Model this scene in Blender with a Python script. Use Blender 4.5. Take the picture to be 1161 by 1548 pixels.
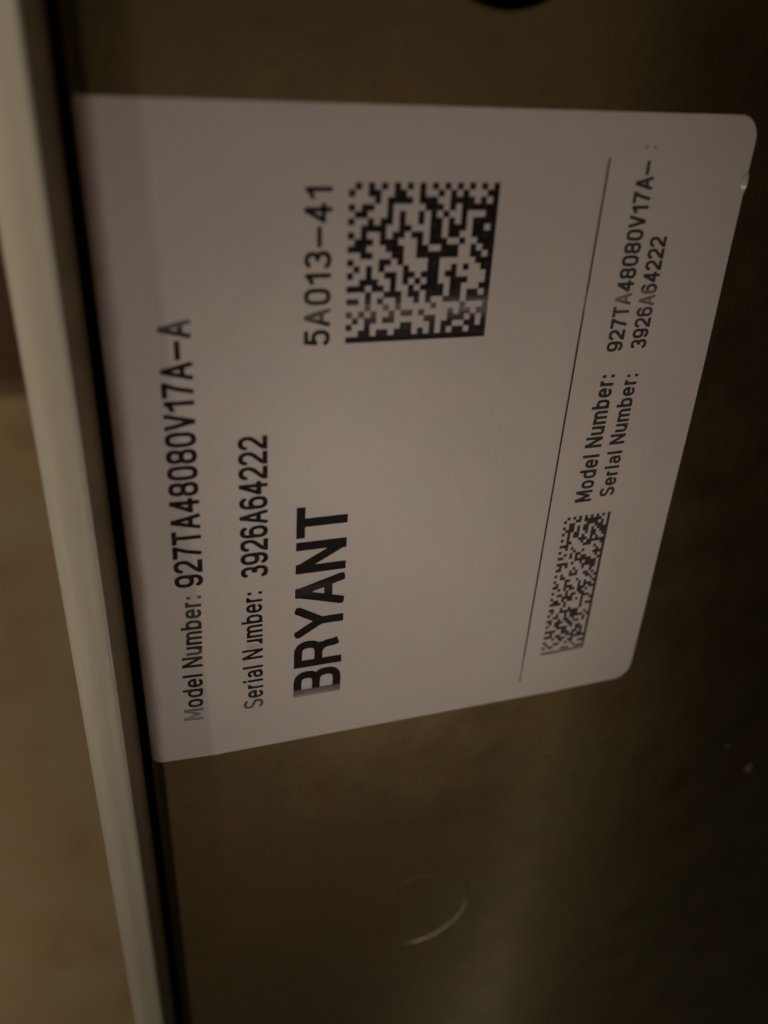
import bpy, math, random
import numpy as np
from mathutils import Matrix, Vector

# ---------------------------------------------------------------- scene, camera, light
for o in list(bpy.data.objects):
    bpy.data.objects.remove(o, do_unlink=True)
S = bpy.context.scene
C = S.collection
MM = 0.001
# world axes: x across the label (letter height), y along the reading direction, z off the panel

cam_d = bpy.data.cameras.new("camera")
cam = bpy.data.objects.new("camera", cam_d)
C.objects.link(cam)
S.camera = cam
RX = Vector((0.95295, 0.04696, 0.29947))
RY = Vector((-0.10838, -0.86983, 0.48129))
RZ = Vector((0.2831, -0.4911, -0.82382))
m = Matrix((RX, -RY, -RZ)).transposed().to_4x4()
m.translation = Vector((1.53, 107.0, 106.2)) * MM
cam.matrix_world = m
cam_d.sensor_fit = 'VERTICAL'
cam_d.sensor_height = 36.0
cam_d.sensor_width = 27.0
cam_d.lens = 1272 / 1548 * 36.0
cam_d.clip_start = 0.005
cam_d.clip_end = 20
cam_d.dof.use_dof = True
cam_d.dof.focus_distance = 0.134
cam_d.dof.aperture_fstop = 9.0

w = bpy.data.worlds.new("World")
S.world = w
w.use_nodes = True
bg = w.node_tree.nodes["Background"]
bg.inputs[0].default_value = (1.0, 0.80, 0.56, 1)
bg.inputs[1].default_value = 0.016


def look(o, target):
    d = Vector(target) - o.location
    o.rotation_euler = d.to_track_quat('-Z', 'Y').to_euler()


def area(name, loc, tgt, size, power, col):
    l = bpy.data.lights.new(name, 'AREA')
    l.shape = 'DISK'
    l.size = size
    l.energy = power
    l.color = col
    o = bpy.data.objects.new(name, l)
    C.objects.link(o)
    o.location = loc
    look(o, tgt)
    return o


# soft hand-lamp pool on the label
sp = bpy.data.lights.new("hand_lamp", 'SPOT')
sp.energy = 1.04
sp.color = (1.0, 0.83, 0.72)
sp.spot_size = math.radians(34)
sp.spot_blend = 1.0
sp.shadow_soft_size = 0.03
spo = bpy.data.objects.new("hand_lamp", sp)
C.objects.link(spo)
spo.location = (0.110, -0.095, 0.30)
look(spo, (0.039, 0.045, 0))
# unseen fill added below the panel plane to brighten the floor
area("floor_fill", (-0.62, -0.45, -0.10), (-0.1, -0.3, -0.3), 0.25, 1.85, (1.0, 0.83, 0.63))
# broad dim light from the ceiling; the metal mirrors it
cl = bpy.data.lights.new("ceiling_light", 'AREA')
cl.shape = 'RECTANGLE'
cl.size = 0.58
cl.size_y = 2.4
cl.energy = 0.46
cl.color = (1.0, 0.86, 0.66)
clo = bpy.data.objects.new("ceiling_light", cl)
C.objects.link(clo)
clo.location = (0.23, -0.10, 0.70)
clo.rotation_euler = (0, 0, math.radians(-9))
# unseen fill added low on the left so that only the rail brightens
area("rail_fill", (-0.20, 0.25, -0.015), (0, 0.05, 0), 0.04, 0.70, (1.0, 0.86, 0.64))
# unseen strip light added so its reflection streaks along the panel's bend
tl = bpy.data.lights.new("streak_light", 'AREA')
tl.shape = 'RECTANGLE'
tl.size = 0.025
tl.size_y = 0.40
tl.energy = 0.023
tl.color = (0.95, 0.92, 0.66)
tlo = bpy.data.objects.new("streak_light", tl)
C.objects.link(tlo)
tlo.location = (0.25, -0.42, 0.23)
zax = Vector((0.25, -0.30, 0.23)).normalized()
yax = Vector((0, 1, 0))
xax = yax.cross(zax).normalized()
yax = zax.cross(xax)
mm_ = Matrix((xax, yax, zax)).transposed().to_4x4()
mm_.translation = tlo.location
tlo.matrix_world = mm_

vs = S.view_settings
vs.view_transform = 'Standard'
vs.look = 'None'
vs.exposure = 0.04
vs.gamma = 1.0
vs.use_curve_mapping = False
S.render.engine = 'CYCLES'
S.render.resolution_x = 768
S.render.resolution_y = 1024


# ---------------------------------------------------------------- materials
def mat(name):
    mt = bpy.data.materials.new(name)
    mt.use_nodes = True
    nt = mt.node_tree
    return mt, nt, nt.nodes["Principled BSDF"]


def N(nt, t, **kw):
    n = nt.nodes.new(t)
    for k, v in kw.items():
        setattr(n, k, v)
    return n


def coords(nt, scale=(1, 1, 1), loc=(0, 0, 0)):
    tc = N(nt, 'ShaderNodeNewGeometry')
    mp = N(nt, 'ShaderNodeMapping')
    mp.inputs['Scale'].default_value = scale
    mp.inputs['Location'].default_value = loc
    nt.links.new(tc.outputs['Position'], mp.inputs['Vector'])
    return mp.outputs['Vector']


def noise(nt, scale, detail=3, rough=0.55, mapscale=(1, 1, 1), loc=(0, 0, 0)):
    n = N(nt, 'ShaderNodeTexNoise')
    n.inputs['Scale'].default_value = scale
    n.inputs['Detail'].default_value = detail
    n.inputs['Roughness'].default_value = rough
    nt.links.new(coords(nt, mapscale, loc), n.inputs['Vector'])
    return n.outputs['Fac']


def ramp(nt, fac, stops):
    r = N(nt, 'ShaderNodeValToRGB')
    el = r.color_ramp.elements
    while len(el) < len(stops):
        el.new(0.5)
    for e, (p, c) in zip(el, stops):
        e.position = p
        e.color = (*c, 1) if len(c) == 3 else c
    nt.links.new(fac, r.inputs['Fac'])
    return r.outputs['Color']


def bump(nt, b, h, strength, dist):
    bn = N(nt, 'ShaderNodeBump')
    bn.inputs['Strength'].default_value = strength
    bn.inputs['Distance'].default_value = dist
    nt.links.new(h, bn.inputs['Height'])
    nt.links.new(bn.outputs['Normal'], b.inputs['Normal'])


def make_panel_mat():
    mt, nt, b = mat("brown_enamel_steel")
    c = ramp(nt, noise(nt, 28, 5, 0.6), [(0.3, (0.185, 0.134, 0.069)), (0.7, (0.215, 0.157, 0.082))])
    c2 = ramp(nt, noise(nt, 75, 3, 0.5, loc=(1, 2, 0)), [(0.36, (1.03, 0.98, 0.94)), (0.5, (1, 1, 1)), (0.64, (0.96, 1.0, 0.97))])
    c3 = ramp(nt, noise(nt, 420, 5, 0.7), [(0.25, (0.72, 0.72, 0.72)), (0.45, (1, 1, 1)), (0.66, (1, 1, 1)), (0.78, (1.35, 1.32, 1.25))])
    for cc in (c2, c3):
        mq = N(nt, 'ShaderNodeMix', data_type='RGBA', blend_type='MULTIPLY')
        mq.inputs[0].default_value = 1.0
        nt.links.new(c, mq.inputs[6])
        nt.links.new(cc, mq.inputs[7])
        c = mq.outputs[2]
    nt.links.new(c, b.inputs['Base Color'])
    r = ramp(nt, noise(nt, 90, 4, 0.6, loc=(3, 1, 0)), [(0.3, (0.26,) * 3), (0.7, (0.34,) * 3)])
    nt.links.new(r, b.inputs['Roughness'])
    b.inputs['Metallic'].default_value = 1.0
    bump(nt, b, noise(nt, 520, 4, 0.6), 0.09, 0.0004)
    return mt


def make_rail_mat():
    mt, nt, b = mat("pale_galvanised_rail")
    c = ramp(nt, noise(nt, 60, 4, 0.6, (1, 0.25, 1)), [(0.3, (0.40, 0.375, 0.315)), (0.7, (0.48, 0.45, 0.375))])
    nt.links.new(c, b.inputs['Base Color'])
    b.inputs['Metallic'].default_value = 0.15
    b.inputs['Roughness'].default_value = 0.5
    bump(nt, b, noise(nt, 500, 3, 0.6, (1, 0.1, 1)), 0.15, 0.0004)
    return mt


def make_lip_mat():
    mt, nt, b = mat("shaded_rail_lip")
    c = ramp(nt, noise(nt, 120, 4), [(0.3, (0.085, 0.060, 0.026)), (0.7, (0.125, 0.088, 0.038))])  # shade of the rail's inner wall put into the colour
    nt.links.new(c, b.inputs['Base Color'])
    b.inputs['Roughness'].default_value = 0.7
    return mt


def make_paper_mat():
    mt, nt, b = mat("label_paper")
    c = ramp(nt, noise(nt, 45, 5, 0.65), [(0.25, (0.665, 0.615, 0.58)), (0.75, (0.74, 0.685, 0.645))])
    c2 = ramp(nt, noise(nt, 95, 3, 0.5, loc=(0.3, 0.7, 0)), [(0.35, (1.0, 0.985, 0.97)), (0.5, (0.985, 0.985, 0.985)), (0.65, (0.975, 0.99, 0.955))])
    c3 = ramp(nt, noise(nt, 2600, 4, 0.7), [(0.3, (0.93,) * 3), (0.7, (1.0,) * 3)])
    c4 = ramp(nt, noise(nt, 300, 6, 0.75, (1, 0.35, 1), (1.3, 0, 0)), [(0.22, (0.90, 0.89, 0.87)), (0.36, (1.0,) * 3)])
    for cc in (c2, c3, c4):
        mq = N(nt, 'ShaderNodeMix', data_type='RGBA', blend_type='MULTIPLY')
        mq.inputs[0].default_value = 1.0
        nt.links.new(c, mq.inputs[6])
        nt.links.new(cc, mq.inputs[7])
        c = mq.outputs[2]
    # slightly darker strip along the fold at the seam side
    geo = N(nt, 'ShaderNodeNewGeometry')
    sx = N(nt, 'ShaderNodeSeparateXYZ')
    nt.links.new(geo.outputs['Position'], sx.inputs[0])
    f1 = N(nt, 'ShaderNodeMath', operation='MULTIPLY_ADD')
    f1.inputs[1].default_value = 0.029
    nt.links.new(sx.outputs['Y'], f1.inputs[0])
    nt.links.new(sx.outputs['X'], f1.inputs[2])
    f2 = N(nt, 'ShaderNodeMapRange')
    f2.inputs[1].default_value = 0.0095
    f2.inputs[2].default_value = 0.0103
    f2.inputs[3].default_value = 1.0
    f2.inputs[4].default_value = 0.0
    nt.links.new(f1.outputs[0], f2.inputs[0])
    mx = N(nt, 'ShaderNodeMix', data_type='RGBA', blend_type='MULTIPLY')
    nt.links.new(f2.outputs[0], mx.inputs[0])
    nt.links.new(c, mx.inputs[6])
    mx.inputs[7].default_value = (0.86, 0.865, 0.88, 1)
    # brown fringe of shadow and warm light bleed painted along the seam edge
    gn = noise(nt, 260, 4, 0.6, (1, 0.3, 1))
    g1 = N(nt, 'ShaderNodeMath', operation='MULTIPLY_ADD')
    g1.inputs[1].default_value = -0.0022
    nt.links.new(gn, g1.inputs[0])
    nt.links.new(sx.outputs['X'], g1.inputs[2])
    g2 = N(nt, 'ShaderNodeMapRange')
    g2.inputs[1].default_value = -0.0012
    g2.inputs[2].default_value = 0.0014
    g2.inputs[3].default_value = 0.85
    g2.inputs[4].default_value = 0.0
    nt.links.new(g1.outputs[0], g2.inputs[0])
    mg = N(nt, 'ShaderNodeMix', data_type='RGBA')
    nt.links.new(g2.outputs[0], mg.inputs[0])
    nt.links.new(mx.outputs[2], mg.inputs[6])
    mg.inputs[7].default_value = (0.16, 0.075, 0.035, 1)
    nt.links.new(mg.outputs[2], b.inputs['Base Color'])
    b.inputs['Roughness'].default_value = 0.42
    b.inputs['Specular IOR Level'].default_value = 0.4
    bump(nt, b, noise(nt, 170, 6, 0.62), 0.16, 0.0006)
    return mt


def make_ink_mat(name, base_fade, wear, speck=0.08):
    """thermal print: nearly black, worn off in bands across the print head and in specks"""
    mt, nt, b = mat(name)
    geo = N(nt, 'ShaderNodeNewGeometry')
    sx = N(nt, 'ShaderNodeSeparateXYZ')
    nt.links.new(geo.outputs['Position'], sx.inputs[0])
    k = N(nt, 'ShaderNodeMath', operation='MULTIPLY')
    k.inputs[1].default_value = 10.0            # 100 mm of label -> 0..1
    nt.links.new(sx.outputs['Y'], k.inputs[0])
    g = lambda v: (v, v, v)
    bands = ramp(nt, k.outputs[0], [(p, g(f)) for p, f in wear])
    st = ramp(nt, noise(nt, 1500, 2, 0.6, (0.06, 1, 0.06)), [(0.38, g(0)), (0.66, g(1))])
    sp_ = ramp(nt, noise(nt, 1400, 3, 0.65), [(0.50, g(0)), (0.80, g(1))])
    a = N(nt, 'ShaderNodeMath', operation='MULTIPLY_ADD')     # bands*(0.55+0.9*stripe)
    m1 = N(nt, 'ShaderNodeMath', operation='MULTIPLY_ADD')
    m1.inputs[1].default_value = 0.95
    m1.inputs[2].default_value = 0.5
    nt.links.new(st, m1.inputs[0])
    nt.links.new(bands, a.inputs[0])
    nt.links.new(m1.outputs[0], a.inputs[1])
    m2 = N(nt, 'ShaderNodeMath', operation='MULTIPLY_ADD')
    m2.inputs[1].default_value = speck
    m2.inputs[2].default_value = base_fade
    nt.links.new(sp_, m2.inputs[0])
    nt.links.new(m2.outputs[0], a.inputs[2])
    a.use_clamp = True
    mx = N(nt, 'ShaderNodeMix', data_type='RGBA')
    mx.inputs[6].default_value = (0.007, 0.005, 0.004, 1)
    mx.inputs[7].default_value = (0.69, 0.63, 0.60, 1)
    nt.links.new(a.outputs[0], mx.inputs[0])
    nt.links.new(mx.outputs[2], b.inputs['Base Color'])
    b.inputs['Roughness'].default_value = 0.6
    b.inputs['Specular IOR Level'].default_value = 0.12
    return mt


def make_floor_mat():
    mt, nt, b = mat("tan_floor")
    c = ramp(nt, noise(nt, 16, 5, 0.6), [(0.30, (0.22, 0.14, 0.065)), (0.45, (0.30, 0.21, 0.11)), (0.58, (0.31, 0.225, 0.13)), (0.7, (0.36, 0.265, 0.16))])
    nt.links.new(c, b.inputs['Base Color'])
    b.inputs['Roughness'].default_value = 0.7
    return mt


def plain(name, col, rough=0.6, metal=0.0):
    mt, nt, b = mat(name)
    d = tuple(x * 0.8 for x in col)
    c = ramp(nt, noise(nt, 150, 4), [(0.3, d), (0.7, col)])
    nt.links.new(c, b.inputs['Base Color'])
    b.inputs['Roughness'].default_value = rough
    b.inputs['Metallic'].default_value = metal
    return mt


M_panel = make_panel_mat()
M_rail = make_rail_mat()
M_lip = make_lip_mat()
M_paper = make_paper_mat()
START = [(0.085, .38), (0.103, .32), (0.116, .03)]
MID = [(0.705, .0), (0.735, .06), (0.746, .26), (0.757, .30), (0.766, .05), (0.780, .0), (0.8375, .0), (0.8385, .55), (0.8395, .0)]
M_ink = make_ink_mat("thermal_ink", 0.0, START + [(0.210, .02), (0.221, .22), (0.232, .02), (0.320, .10), (0.330, .25), (0.342, .0)] + MID)
M_ink_serial = make_ink_mat("thermal_ink_gap", 0.0, START + [(0.2125, .0), (0.2135, .95), (0.2205, .95), (0.2215, .0)])
M_ink_bold = make_ink_mat("thermal_ink_bold", 0.0, [(0.095, .42), (0.107, .30), (0.113, .0), (0.3, .0), (0.31, .05), (0.33, .0)], 0.015)
M_ink_small = make_ink_mat("thermal_ink_thin", 0.06, START + [(0.2, .0)] + MID + [(0.945, .02), (0.953, .60)])
M_floor = make_floor_mat()
M_board = plain("dark_red_wood", (0.075, 0.034, 0.014))
M_dark = plain("painted_inner_shade", (0.018, 0.014, 0.010), 0.8)
M_glint = plain("rim_glint_steel", (0.92, 0.86, 0.70), 0.24, 1.0)  # brighter colour that paints the glint on the knockout rim
M_fleck = plain("pale_speck", (0.62, 0.50, 0.28), 0.5)


# ---------------------------------------------------------------- helpers
def mesh_obj(name, verts, faces, mt, parent=None, smooth=True):
    me = bpy.data.meshes.new(name)
    me.from_pydata([tuple(np.array(v, float) * MM) for v in verts], [], faces)
    me.materials.append(mt)
    if smooth:
        me.polygons.foreach_set('use_smooth', [True] * len(me.polygons))
    me.update()
    o = bpy.data.objects.new(name, me)
    C.objects.link(o)
    if parent:
        o.parent = parent
    return o


def empty(name, label, cat, group=None):
    o = bpy.data.objects.new(name, None)
    o.empty_display_size = 0.01
    C.objects.link(o)
    o['label'] = label
    o['category'] = cat
    if group:
        o['group'] = group
    return o


def sstep(a, b, x):
    t = min(1.0, max(0.0, (x - a) / (b - a)))
    return t * t * (3 - 2 * t)


def zprof(u, v):
    """height of the panel face: slight fold near the seam, soft bend right of the label's rule"""
    z = 0.0
    uc = 10.0 - 0.029 * v
    if v < -20:
        uc = 10.0 + 0.58
    d = uc - u
    if d > -0.5:
        t = max(0.0, min(d + 0.5, 1.0))
        z -= 0.06 * (max(0.0, d - 0.5) + 0.5 * t * t)
    z -= 0.85 * max(0.0, 1 - u / 1.8) ** 2       # rolled hem at the seam
    # the bend at u = 73: a rounded shoulder, then the sheet falls away
    a, b_ = 66.0, 80.0
    if u > a:
        k = math.tan(math.radians(3.2))
        if u < b_:
            z -= k * (u - a) ** 2 / (2 * (b_ - a))
        else:
            z -= k * ((b_ - a) / 2 + (u - b_))
    return z


# ---------------------------------------------------------------- setting
def sheet(name, x0, x1, y0, y1, z, mt, n=8):
    vs_, fs = [], []
    for i in range(n + 1):
        for j in range(n + 1):
            vs_.append((x0 + (x1 - x0) * i / n, y0 + (y1 - y0) * j / n, z))
    for i in range(n):
        for j in range(n):
            a = i * (n + 1) + j
            fs.append((a, a + n + 1, a + n + 2, a + 1))
    return mesh_obj(name, vs_, fs, mt)


fl = sheet('floor', -1500, 900, -2000, 900, -300, M_floor)
fl['kind'] = 'structure'


def rounded_box(name, x0, x1, y0, y1, z0, z1, mt, bev, parent=None):
    import bmesh
    bm = bmesh.new()
    bmesh.ops.create_cube(bm, size=1)
    for v in bm.verts:
        v.co = Vector(((x0 + x1) / 2 + v.co.x * (x1 - x0), (y0 + y1) / 2 + v.co.y * (y1 - y0),
                       (z0 + z1) / 2 + v.co.z * (z1 - z0))) * MM
    bmesh.ops.bevel(bm, geom=bm.edges[:], offset=bev * MM, segments=3, affect='EDGES', profile=0.6)
    me = bpy.data.meshes.new(name)
    bm.to_mesh(me)
    bm.free()
    me.materials.append(mt)
    o = bpy.data.objects.new(name, me)
    C.objects.link(o)
    if parent:
        o.parent = parent
    return o


bd = rounded_box('wood_board', -420, 60, -37, 160, -299, -287, M_board, 3)
bd['label'] = 'dark reddish brown board on the tan floor, far left behind the pale rail'
bd['category'] = 'board'

# ---------------------------------------------------------------- cabinet
cab = empty('metal_cabinet', 'dark brown metal cabinet panel with pale edge rail and white label on it', 'cabinet')
V0, V1, U1 = -330.0, 260.0, 330.0
H1 = (51.0, -56.6, 11.2)      # closed knockout
H2 = (50.0, 121.8, 11.2)      # open round hole
PR = 13.2                     # pressed collar radius round both


def panel():
    us = [0.05, 0.2, 0.4, 0.6, 0.8, 1, 1.2, 1.4, 1.6, 1.8, 2.2, 3, 4, 5, 6] + [7 + .25 * i for i in range(19)] + [13, 20, 28, 36, 66] + \
         [67 + i for i in range(14)] + [84, 95, 110, 140, 180, 240, U1]
    vs_l = sorted({V0, -250, -180, -120, -90, -71.6, -41.6, -20, 0, 20, 40, 60, 80, 100, 106.8, 136.8, 170, 210, V1})
    verts, faces, idx = [], [], {}

    def vert(u, v, z=None):
        k = (round(u, 4), round(v, 4))
        if k not in idx:
            idx[k] = len(verts)
            verts.append((u, v, zprof(u, v) if z is None else z))
        return idx[k]
    for i in range(len(us) - 1):
        for j in range(len(vs_l) - 1):
            a, b, c, d = us[i], us[i + 1], vs_l[j], vs_l[j + 1]
            hole = None
            if a == 36 and c in (-71.6, 106.8):
                hole = H1 if c < 0 else H2
            if hole is None:
                faces.append((vert(a, c), vert(b, c), vert(b, d), vert(a, d)))
            else:
                n = 96
                ring, sq = [], []
                for q in range(n):
                    t = 2 * math.pi * (q + 0.0) / n - math.pi * 3 / 4
                    ring.append(vert(hole[0] + PR * math.cos(t), hole[1] + PR * math.sin(t)))
                    s, f = divmod(q, n // 4)
                    f = f / (n // 4)
                    P = [(a, c), (b, c), (b, d), (a, d), (a, c)]
                    sq.append(vert(P[s][0] + (P[s + 1][0] - P[s][0]) * f, P[s][1] + (P[s + 1][1] - P[s][1]) * f))
                for q in range(n):
                    r = (q + 1) % n
                    faces.append((sq[q], sq[r], ring[r], ring[q]))
    # rolled edge down into the seam at u = 0, then the back of the hem
    rows = vs_l
    prev = [vert(us[0], v) for v in rows]
    for (du, dz) in [(-0.08, -0.03), (-0.22, -0.15), (-0.32, -0.4), (-0.35, -0.9), (-0.30, -6.0), (0.6, -9.0)]:
        cur = []
        for v in rows:
            verts.append((us[0] + du, v, zprof(us[0], v) + dz))
            cur.append(len(verts) - 1)
        for j in range(len(rows) - 1):
            faces.append((cur[j], prev[j], prev[j + 1], cur[j + 1]))
        prev = cur
    return mesh_obj('panel', verts, faces, M_panel, cab)


pan = panel()


def lathe(name, cu, cv, prof, mt, parent, n=96, cap=False, wob=None):
    verts, faces = [], []
    for (r, z) in prof:
        for q in range(n):
            t = 2 * math.pi * q / n - math.pi * 3 / 4
            dz = wob(t, r) if wob else 0
            verts.append((cu + r * math.cos(t), cv + r * math.sin(t), z + dz))
    for k in range(len(prof) - 1):
        for q in range(n):
            r = (q + 1) % n
            faces.append((k * n + q, k * n + r, (k + 1) * n + r, (k + 1) * n + q))
    if cap:
        faces.append(tuple((len(prof) - 1) * n + q for q in range(n)))
    return mesh_obj(name, verts, faces, mt, parent)


# closed knockout: the punched disc has been pushed in on its lower right side, with a glint painted on that rim as brighter steel
def tilt(t, r):
    k = sstep(11.5, 10.8, r) if r > 10.8 else 1.0
    return k * (-0.045 - 0.075 * (min(r, 10.8) / 10.8) * math.cos(t + math.radians(48)))


ko = lathe('knockout', H1[0], H1[1],
           [(PR, 0), (12.0, 0), (11.5, 0), (11.42, 0), (11.34, 0), (11.26, -0.01), (11.18, -0.05), (11.1, -0.05), (11.0, -0.01), (10.9, 0), (10.8, 0.0),
            (10.7, 0.012), (10.4, 0.015), (5, 0.015), (0.3, 0.015)],
           M_panel, pan, cap=True, wob=tilt)
ko.data.materials.append(M_glint)
for p in ko.data.polygons:
    q = Vector((p.center.x, p.center.y)) / MM - Vector(H1[:2])
    da = math.degrees(math.atan2(q.y, q.x)) + 52
    if abs(da) < 52 and abs(q.length - 11.2) < 0.30 * math.cos(math.radians(da * 90 / 52)) + 0.02:
        p.material_index = 1
lathe('round_hole', H2[0], H2[1],
      [(PR, 0), (12.0, 0), (11.5, -0.03), (11.25, -0.18), (11.2, -0.5), (11.2, -1.6)], M_panel, pan)
# dark sheet added behind the seam and hole, their shade in its colour
rounded_box('shade_backing', -2.2, 200, V0 + 2, V1 - 2, -62, -60, M_dark, 0.5, cab)


def extrude_v(name, prof, mt, parent, v0, v1, n=60, wob=0.0, seed=1):
    rnd = random.Random(seed)
    ph = [rnd.uniform(0, 6.28) for _ in range(4)]
    verts, faces = [], []
    P = len(prof)
    for i in range(n + 1):
        v = v0 + (v1 - v0) * i / n
        for (u, z) in prof:
            k = wob * (math.sin(v * 0.045 + ph[0]) + 0.5 * math.sin(v * 0.11 + ph[1] + u * .3))
            verts.append((u + k * 0.5, v, z + k))
    for i in range(n):
        for j in range(P - 1):
            a = i * P + j
            faces.append((a, a + P, a + P + 1, a + 1))
    return mesh_obj(name, verts, faces, mt, parent)


# pale edge rail: crowned face with a raised bead along its inner edge
rail = extrude_v('edge_rail', [(-9.66, -1.52), (-9.4, -1.40), (-9.0, -1.21), (-8.2, -0.75), (-7.2, -0.28), (-6.4, 0.05),
                               (-5.8, 0.28), (-5.2, 0.52), (-4.7, 0.72), (-4.25, 0.88), (-4.02, 0.90), (-3.93, 0.80), (-3.9, 0.5), (-3.88, -0.6)],
                 M_rail, cab, V0, V1, wob=0.03)
extrude_v('rail_side', [(-9.5, -60), (-9.6, -8), (-9.66, -1.52)], M_rail, rail, V0, V1, wob=0.03)
extrude_v('shaded_lip', [(-3.85, -0.35), (-3.2, -0.45), (-2.5, -0.7), (-2.05, -1.1), (-1.8, -1.8), (-1.72, -3), (-1.72, -60)],
          M_lip, rail, V0, V1, wob=0.04, seed=4)  # inner wall of the rail, painted dark as its shaded side

# ---------------------------------------------------------------- label
lab = empty('rating_label', 'white printed paper label with two square-dot codes stuck on brown metal panel', 'label')
LW, LH, TH = 91.0, 100.0, 0.10
ZI = TH + 0.03                      # print sits just proud of the paper


def edge_bow(v):                    # right edge bows very slightly
    return 0.35 * math.sin(math.pi * v / 100.0) - 0.5 * (v / 100.0)


def paper():
    r = 3.4
    us = [0.0, .15, .35, .6, .85, 1.1, 1.4, 1.7] + [2 + .5 * i for i in range(24)] + [14 + i for i in range(73)] + \
         [LW - r + r * math.sin(math.pi / 2 * k / 12) for k in range(1, 13)]
    nv = 64
    verts, faces = [], []
    for u in us:
        ins = 0.0
        if u > LW - r:
            ins = r - math.sqrt(max(0, r * r - (u - LW + r) ** 2))
        insb = ins
        if u < 0.5:
            insb = max(ins, 0.5 - math.sqrt(max(0, 0.25 - (0.5 - u) ** 2)))
            ins = max(ins, 0.5 * insb)
        for j in range(nv + 1):
            vb = insb - 0.7 * max(0, (u - 60) / 30) ** 2
            v = vb + (LH - ins - vb) * j / nv
            uu = u + (edge_bow(v) * (u / LW) ** 6)
            lift = 0.0
            if u > 85:                                       # right edge has come away a touch
                lift = 0.10 * ((u - 85) / 5) ** 2 * (0.5 + 0.5 * math.sin(v * 0.13))
            verts.append((uu, v, zprof(uu, v) + TH + lift))
    n = nv + 1
    for i in range(len(us) - 1):
        for j in range(nv):
            a = i * n + j
            faces.append((a, a + n, a + n + 1, a + 1))
    # cut edge of the paper
    L = len(us)
    bnd = [i * n for i in range(L)] + [(L - 1) * n + j for j in range(1, n)] + \
          [i * n + nv for i in range(L - 2, -1, -1)] + [j for j in range(nv - 1, 0, -1)]
    top = len(verts)
    verts += [verts[b] for b in bnd]
    bnd = list(range(top, top + len(bnd)))
    base = len(verts)
    for b in bnd:
        x, y, z = verts[b]
        verts.append((x, y, zprof(x, y) + 0.004 + min(0, z - zprof(x, y) - TH)))
    K = len(bnd)
    for k in range(K):
        q = (k + 1) % K
        faces.append((bnd[q], bnd[k], base + k, base + q))
    return mesh_obj('paper', verts, faces, M_paper, lab)


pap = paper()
# torn nick at the right edge, curled up
nv_, nf_ = [], []
for j in range(9):
    q = j / 8
    v = 89.9 + 2.7 * q
    wd = 0.95 * math.sin(math.pi * q) ** 0.7 + 0.02
    e = LW + edge_bow(v) - 0.02
    for k in range(4):
        f = k / 3
        u = e - wd * (1 - f)
        nv_.append((u, v, zprof(u, v) + TH + 0.06 + 0.36 * wd * f + 0.05 * q))
for j in range(8):
    for k in range(3):
        a_ = j * 4 + k
        nf_.append((a_, a_ + 1, a_ + 5, a_ + 4))
nk = mesh_obj('torn_nick', nv_, nf_, plain("glossy_label_edge", (0.85, 0.80, 0.72), 0.28), lab)

# ---- lettering: strokes -> distance field -> outline mesh


def arc(cx, cy, rx, ry, a0, a1, n=14, e=2.0):
    out = []
    for i in range(n + 1):
        t = math.radians(a0 + (a1 - a0) * i / n)
        c, s = math.cos(t), math.sin(t)
        out.append((cx + rx * math.copysign(abs(c) ** (2 / e), c), cy + ry * math.copysign(abs(s) ** (2 / e), s)))
    return out


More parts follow.
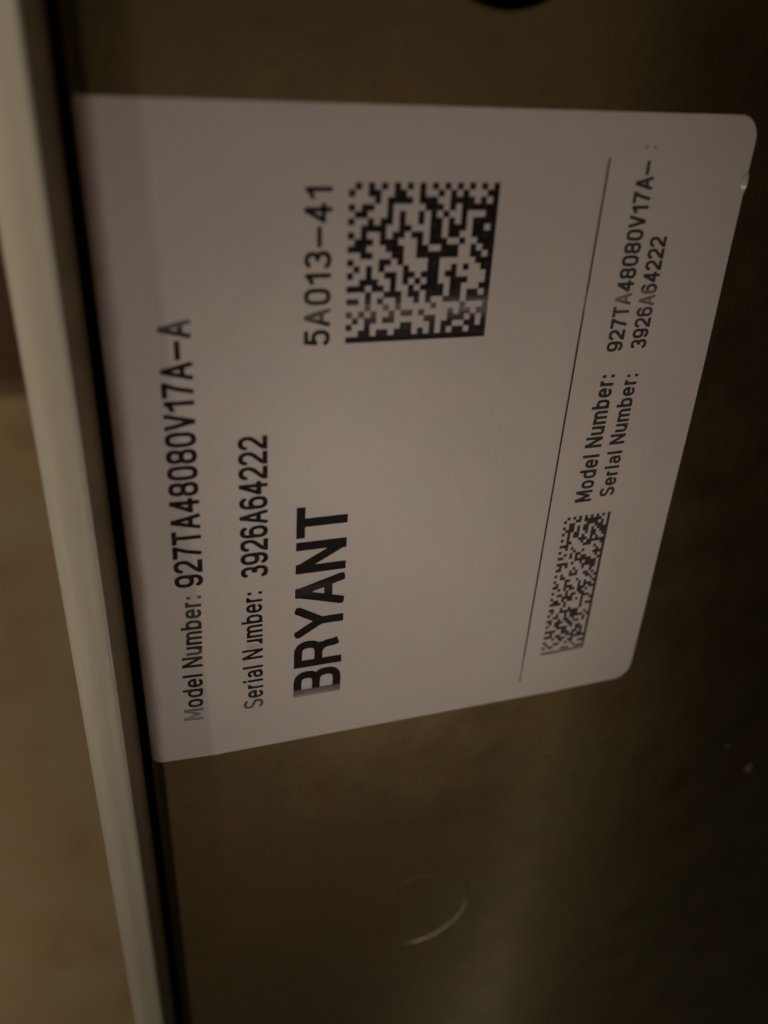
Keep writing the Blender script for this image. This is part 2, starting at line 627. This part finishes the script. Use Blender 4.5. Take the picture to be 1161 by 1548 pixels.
E_ = 2.5
GL = {
    '0': (.46, [arc(.5, .5, .5, .5, 0, 360, 36, 2.9)]),
    '1': (.30, [[(.85, 0), (.85, 1), (.6, .86), (.05, .76)]]),
    '2': (.46, [arc(.5, .71, .5, .29, 175, -20, 16, E_) + [(.80, .46), (.12, .14), (0, 0), (1, 0)]]),
    '3': (.46, [arc(.48, .745, .46, .255, 165, -80, 14, E_) + [(.42, .53)], [(.42, .53)] + arc(.48, .265, .52, .265, 80, -165, 16, E_)]),
    '4': (.50, [[(.74, 0), (.74, 1), (.66, 1), (0, .27), (1, .27)]]),
    '5': (.46, [[(.93, 1), (.16, 1), (.08, .52)] + arc(.48, .33, .52, .33, 130, -160, 16, E_)]),
    '6': (.46, [arc(.5, .31, .5, .31, 0, 360, 28, E_), arc(.5, .68, .5, .32, 25, 180, 14, E_) + [(0, .31)]]),
    '7': (.44, [[(0, 1), (1, 1), (.62, .55), (.36, 0)]]),
    '8': (.46, [arc(.5, .26, .5, .26, 0, 360, 26, E_), arc(.5, .755, .46, .245, 0, 360, 26, E_)]),
    '9': (.46, [arc(.5, .69, .5, .31, 0, 360, 28, E_), arc(.5, .32, .5, .32, 205, 360, 14, E_) + [(1, .69)]]),
    'A': (.52, [[(0, 0), (.46, 1), (.54, 1), (1, 0)], [(.18, .30), (.82, .30)]]),
    'B': (.48, [[(0, 0), (0, 1), (.55, 1)] + arc(.55, .765, .40, .235, 90, -90, 10, E_) + [(0, .53)],
                [(.5, .53)] + arc(.55, .265, .45, .265, 90, -90, 10, E_) + [(0, 0)]]),
    'R': (.48, [[(0, 0), (0, 1), (.55, 1)] + arc(.55, .745, .42, .255, 90, -90, 10, E_) + [(0, .49)],
                [(.55, .49)] + [(.80, .42), (.90, .30), (.93, .10), (1, 0)]]),
    'Y': (.54, [[(0, 1), (.5, .45), (1, 1)], [(.5, .45), (.5, 0)]]),
    'N': (.50, [[(0, 0), (0, 1), (.06, 1), (.94, 0), (1, 0), (1, 1)]]),
    'T': (.46, [[(0, 1), (1, 1)], [(.5, 1), (.5, 0)]]),
    'V': (.50, [[(0, 1), (.47, 0), (.53, 0), (1, 1)]]),
    'M': (.60, [[(0, 0), (0, 1), (.08, 1), (.5, .12), (.92, 1), (1, 1), (1, 0)]]),
    'S': (.46, [arc(.5, .75, .47, .25, 20, 200, 14, E_) + [(.2, .56), (.8, .44)] + arc(.5, .25, .5, .25, 20, -165, 14, E_)]),
    'o': (.40, [arc(.5, .36, .5, .36, 0, 360, 26, E_)]),
    'd': (.40, [arc(.5, .36, .5, .36, 0, 360, 26, E_), [(1, 0), (1, 1)]]),
    'b': (.40, [arc(.5, .36, .5, .36, 0, 360, 26, E_), [(0, 0), (0, 1)]]),
    'e': (.40, [[(0, .38), (1, .38)] + arc(.5, .36, .5, .36, 4, 325, 24, E_)]),
    'l': (.03, [[(0, 0), (0, 1)]]),
    'i': (.03, [[(0, 0), (0, .72)], [(0, .97), (0, 1)]]),
    'u': (.38, [[(0, .72), (0, .25)] + arc(.45, .25, .45, .25, 180, 330, 10, E_) + [(1, .3)], [(1, .72), (1, 0)]]),
    'm': (.66, [[(0, 0), (0, .72)], arc(.25, .48, .25, .24, 180, 0, 10, E_) + [(.5, 0)], arc(.75, .48, .25, .24, 180, 0, 10, E_) + [(1, 0)]]),
    'r': (.20, [[(0, 0), (0, .72)], arc(.8, .42, .8, .30, 175, 80, 8, 2)]),
    'a': (.38, [arc(.48, .50, .44, .22, 160, 0, 10, E_) + [(.95, .12), (1, 0)], [(.92, .42)] + arc(.45, .2, .45, .2, 80, 330, 14, E_)]),
    ':': (.03, [[(0, .0), (0, .03)], [(0, .60), (0, .63)]]),
    '-': (.56, [[(0, .44), (1, .44)]]),
    ' ': (.20, []),
}


def stroke_field(X, Y, pts, h):
    """signed field (> 0 inside) of a pen stroke: square ends and corners on straight runs, round joins on curves"""
    F = np.full(X.shape, -9.0)
    pts = [p for i, p in enumerate(pts) if i == 0 or math.dist(p, pts[i - 1]) > 1e-4]
    n = len(pts)

    def unit(k):
        d = np.array(pts[k + 1]) - np.array(pts[k])
        return d / (np.linalg.norm(d) + 1e-9), np.linalg.norm(d)
    for k in range(n - 1):
        (dx, dy), L = unit(k)
        s_ = (X - pts[k][0]) * dx + (Y - pts[k][1]) * dy
        p = np.abs(-(X - pts[k][0]) * dy + (Y - pts[k][1]) * dx)
        ext = [0.0, 0.0]
        for e, (j, other) in enumerate(((k, k - 1), (k + 1, k + 1))):
            if j in (0, n - 1):
                ext[e] = h if L > 1.6 * h or n == 2 else 0.0
            else:
                (ox, oy), _ = unit(other)
                cs = ox * dx + oy * dy
                if cs < 0.82:
                    ext[e] = h * (1.0 if cs > -0.5 else 0.4)
                else:
                    F = np.maximum(F, h - np.hypot(X - pts[j][0], Y - pts[j][1]))
        F = np.maximum(F, np.minimum(h - p, np.minimum(s_ + ext[0], L + ext[1] - s_)))
    return F


CACHE = {}


def glyph(ch, t, wide):
    """outline mesh of one character, cap height 1, stroke t"""
    key = (ch, t, wide)
    if key in CACHE:
        return CACHE[key]
    w0, strokes = GL[ch]
    w_ = w0 * wide
    h = t / 2
    res = 1 / 76 if t == .168 else 1 / 34
    x = np.arange(-2 * res, w_ + t + 3 * res, res)
    y = np.arange(-2 * res, 1 + 3 * res, res)
    X, Y = np.meshgrid(x, y, indexing='ij')
    F = np.full(X.shape, -9.0)
    for st in strokes:
        F = np.maximum(F, stroke_field(X, Y, [(h + px * w_, h + py * (1 - t)) for px, py in st], h))
    if strokes:                                          # ends cut off square at the cap line, baseline and sides
        F = np.minimum(F, np.minimum(np.minimum(X, w_ + t - X), np.minimum(Y, 1 - Y)) + 1e-4)
    verts, faces, vid = [], [], {}

    def corner(i, j):
        k = ('c', i, j)
        if k not in vid:
            vid[k] = len(verts)
            verts.append((x[i], y[j]))
        return vid[k]

    def edge(i0, j0, i1, j1):
        k = ('e',) + tuple(sorted([(i0, j0), (i1, j1)]))
        if k not in vid:
            f0, f1 = F[i0, j0], F[i1, j1]
            s = f0 / (f0 - f1)
            vid[k] = len(verts)
            verts.append((x[i0] + (x[i1] - x[i0]) * s, y[j0] + (y[j1] - y[j0]) * s))
        return vid[k]
    for i in range(len(x) - 1):
        for j in range(len(y) - 1):
            cs = [(i, j), (i + 1, j), (i + 1, j + 1), (i, j + 1)]
            ins = [F[c] > 0 for c in cs]
            if not any(ins):
                continue
            poly = []
            for k in range(4):
                c, d = cs[k], cs[(k + 1) % 4]
                if ins[k]:
                    poly.append(corner(*c))
                if ins[k] != ins[(k + 1) % 4]:
                    poly.append(edge(*c, *d))
            if len(poly) >= 3:
                faces.append(tuple(poly))
    CACHE[key] = (verts, faces, w_ + t)
    return CACHE[key]


def printed(text, v0, v1, u0, u1, cap, t, label, mt, wide=1.0, gap=.10, cap1=None):
    """text from v0 to v1 along the label, baseline from u0 to u1"""
    cap1 = cap1 or cap
    adv, x = [], 0.0
    for ch in text:
        vs_, fs_, w_ = glyph(ch, t, wide)
        if ch == 'A' and adv and text[len(adv) - 1] in 'YV':
            x -= .10
        adv.append(x)
        x += (w_ if ch != ' ' else .22) + gap
    total = x - gap
    verts, faces = [], []
    for ch, a in zip(text, adv):
        gv, gf, _ = glyph(ch, t, wide)
        base = len(verts)
        for (gx, gy) in gv:
            s = (a + gx) / total
            v = v0 + (v1 - v0) * s
            u = u0 + (u1 - u0) * s - gy * (cap + (cap1 - cap) * s)
            verts.append((u, v, zprof(u, v) + ZI))
        faces += [tuple(base + k for k in f) for f in gf]
    o = mesh_obj('printed_text', verts, faces, mt, lab, smooth=False)
    o['label'] = label
    return o


printed('Model Number:', 8.4, 33.0, 8.75, 9.75, 3.15, .16, 'upper line reading Model Number', M_ink, 1.0, .11)
printed('927TA48080V17A-A', 34.6, 75.0, 10.2, 10.9, 4.15, .17, 'model number 927TA48080V17A-A in larger type', M_ink, 1.0, .085)
printed('Serial Number:', 8.9, 32.3, 18.6, 18.95, 3.3, .155, 'line reading Serial Number', M_ink_serial, 1.0, .11)
printed('3926A64222', 34.9, 58.2, 19.95, 20.3, 4.15, .17, 'serial number 3926A64222 in larger type', M_ink, 1.0, .085)
printed('BRYANT', 9.6, 46.1, 31.75, 32.3, 8.1, .168, 'large bold word in capitals', M_ink_bold, .96, .08, 7.9)
printed('5A013-41', 70.6, 90.9, 29.0, 29.1, 3.55, .17, 'code 5A013-41 beside the big dot code', M_ink, 1.05, .13)
printed('Model Number:', 41.3, 63.6, 74.35, 74.4, 3.1, .18, 'small line reading Model Number', M_ink_small, 1.0, .11)
printed('927TA48080V17A-', 67.2, 94.1, 74.75, 74.6, 2.8, .19, 'small model number', M_ink_small, 1.0, .08)
printed('Serial Number:', 41.8, 63.4, 78.65, 78.65, 2.85, .18, 'small line reading Serial Number', M_ink_small, 1.0, .11)
printed('3926A64222', 67.4, 84.0, 79.0, 78.8, 2.85, .19, 'small serial number', M_ink_small, 1.0, .08)
printed(':', 95.6, 96.0, 74.1, 74.1, 2.6, .17, 'faint last mark of the small model number', M_ink_small)


def quads(name, rects, mt, label):
    verts, faces = [], []
    for (a, b, c, d) in rects:
        k = len(verts)
        for (u, v) in ((a, c), (b, c), (b, d), (a, d)):
            verts.append((u, v, zprof(u, v) + ZI))
        faces.append((k, k + 1, k + 2, k + 3))
    o = mesh_obj(name, verts, faces, mt, lab, smooth=False)
    o['label'] = label
    return o


ln = []
verts, faces = [], []
for k in range(41):
    s = k / 40
    v = 4.0 + 90.4 * s
    u = 66.4 + .72 * s
    for du in (-.15, .15):
        verts.append((u + du, v, zprof(u + du, v) + ZI))
    if k:
        faces.append((2 * k - 2, 2 * k - 1, 2 * k + 1, 2 * k))
o = mesh_obj('printed_rule', verts, faces, M_ink_small, lab, smooth=False)
o['label'] = 'thin printed rule across the label'

ROWS = {1: '2 4 6 8 10 12 14 16 18 20 22 24', 2: '1 4 5 8 9 12 15 17 19 23', 3: '5 7 8 9 10 12 13 14 17 18 19 20 22',
        4: '1 3 4 7 13 14 15 17 19 20 21 22 23', 5: '2 3 7 9 12 14 16 19 23', 6: '1 4 6 7 9 12 14 15 17 19 21 22 23',
        7: '3 4 5 6 9 10 14 15 17 18 19 21 22', 8: '1 3 6 8 9 11 12 14 15 17 18 21 22 23', 9: '2 3 4 6 7 8 12 14 15 16 19 22 23',
        10: '1 2 3 7 8 9 12 13 16 17 18 21 23', 11: '3 4 8 9 12 13 14 15 16 17 18 21 22', 12: '1 6 7 9 14 15 22 23',
        13: '2 4 6 10 14 15 18 20 23', 14: '1 4 7 8 10 11 13 14 15 17 18', 15: '3 4 5 8 10 12 14 15 18 19 20',
        16: '1 2 3 5 6 8 11 13 14 15 16 18 19 23', 17: '4 7 8 9 11 12 14 15 16 18 19 21 22', 18: '1 2 4 6 9 12 14 17 18 19 21 22 23',
        19: '4 7 9 15 20', 20: '1 3 5 8 10 11 13 18 20 21 23', 21: '2 4 5 7 8 14 15 18 19 20 22',
        22: '1 4 10 11 15 17 18 21 22', 23: '3 4 6 7 9 10 11 13 15 17 19 20 22 23'}


def code(name, grid, u0, u1, v0, v1, mt, label, fade=None):
    """grid[row][col], row 0 at the far end of v; neighbouring dots in a row run together"""
    nr, nc = len(grid), len(grid[0])
    rnd = random.Random(5)
    rects = []
    for r in range(nr):
        c = 0
        while c < nc:
            if not grid[r][c]:
                c += 1
                continue
            e = c
            while e < nc and grid[r][e]:
                e += 1
            b = v1 - (v1 - v0) * (r + 1) / nr
            t = v1 - (v1 - v0) * r / nr
            g = (v1 - v0) / nr * rnd.uniform(-.03, .03)
            ua, ub = u0 + (u1 - u0) * c / nc, u0 + (u1 - u0) * e / nc
            n = e - c
            for k in range(n):                       # one quad for each dot so that it follows the sheet
                rects.append((ua + (ub - ua) * k / n, ua + (ub - ua) * (k + 1) / n, b, t))
            c = e
    return quads(name, rects, mt, label)


g = [[0] * 24 for _ in range(24)]
for r, s in ROWS.items():
    for c in s.split():
        g[r - 1][int(c) - 1] = 1
for r in range(24):
    g[r][23] = 1
g[23] = [1] * 24
code('dot_code', g, 31.15, 51.55, 70.75, 91.25, M_ink, 'large square code of black dots')
rnd = random.Random(11)
g2 = [[1 if rnd.random() < .49 else 0 for _ in range(16)] for _ in range(48)]
for r in range(48):
    g2[r][0] = r % 2
    g2[r][15] = 1
g2[0] = [c % 2 for c in range(16)]
g2[47] = [1] * 16
code('dot_code', g2, 69.9, 78.85, 9.4, 38.6, M_ink_small, 'small narrow code of black dots under the rule')


# ---------------------------------------------------------------- specks on the panel
def fleck(u, v, s, label):  # small pale lump set on the panel
    rnd = random.Random(int(u * 10))
    import bmesh
    bm = bmesh.new()
    bmesh.ops.create_icosphere(bm, subdivisions=2, radius=1)
    for p in bm.verts:
        k = 1 + rnd.uniform(-.22, .22)
        p.co = Vector((p.co.x * k * s * .8 + u, p.co.y * k * s + v, max(-.15, p.co.z * k * .55) * s + zprof(u, v) + 0.12 * s)) * MM
    me = bpy.data.meshes.new('pale_fleck')
    bm.to_mesh(me)
    bm.free()
    me.materials.append(M_fleck)
    o = bpy.data.objects.new('pale_fleck', me)
    C.objects.link(o)
    o['label'] = label
    o['category'] = 'fleck'
    o['group'] = 'pale flecks on the dark panel'
    return o


fleck(133.6, -39.6, 1.3, 'largest pale fleck on dark metal panel at far right below the label')
fleck(84.2, -78.1, 0.55, 'tiny pale fleck on dark panel right of the round knockout')
fleck(124.6, -30.0, 0.5, 'faint tiny fleck just above and left of the largest pale fleck')
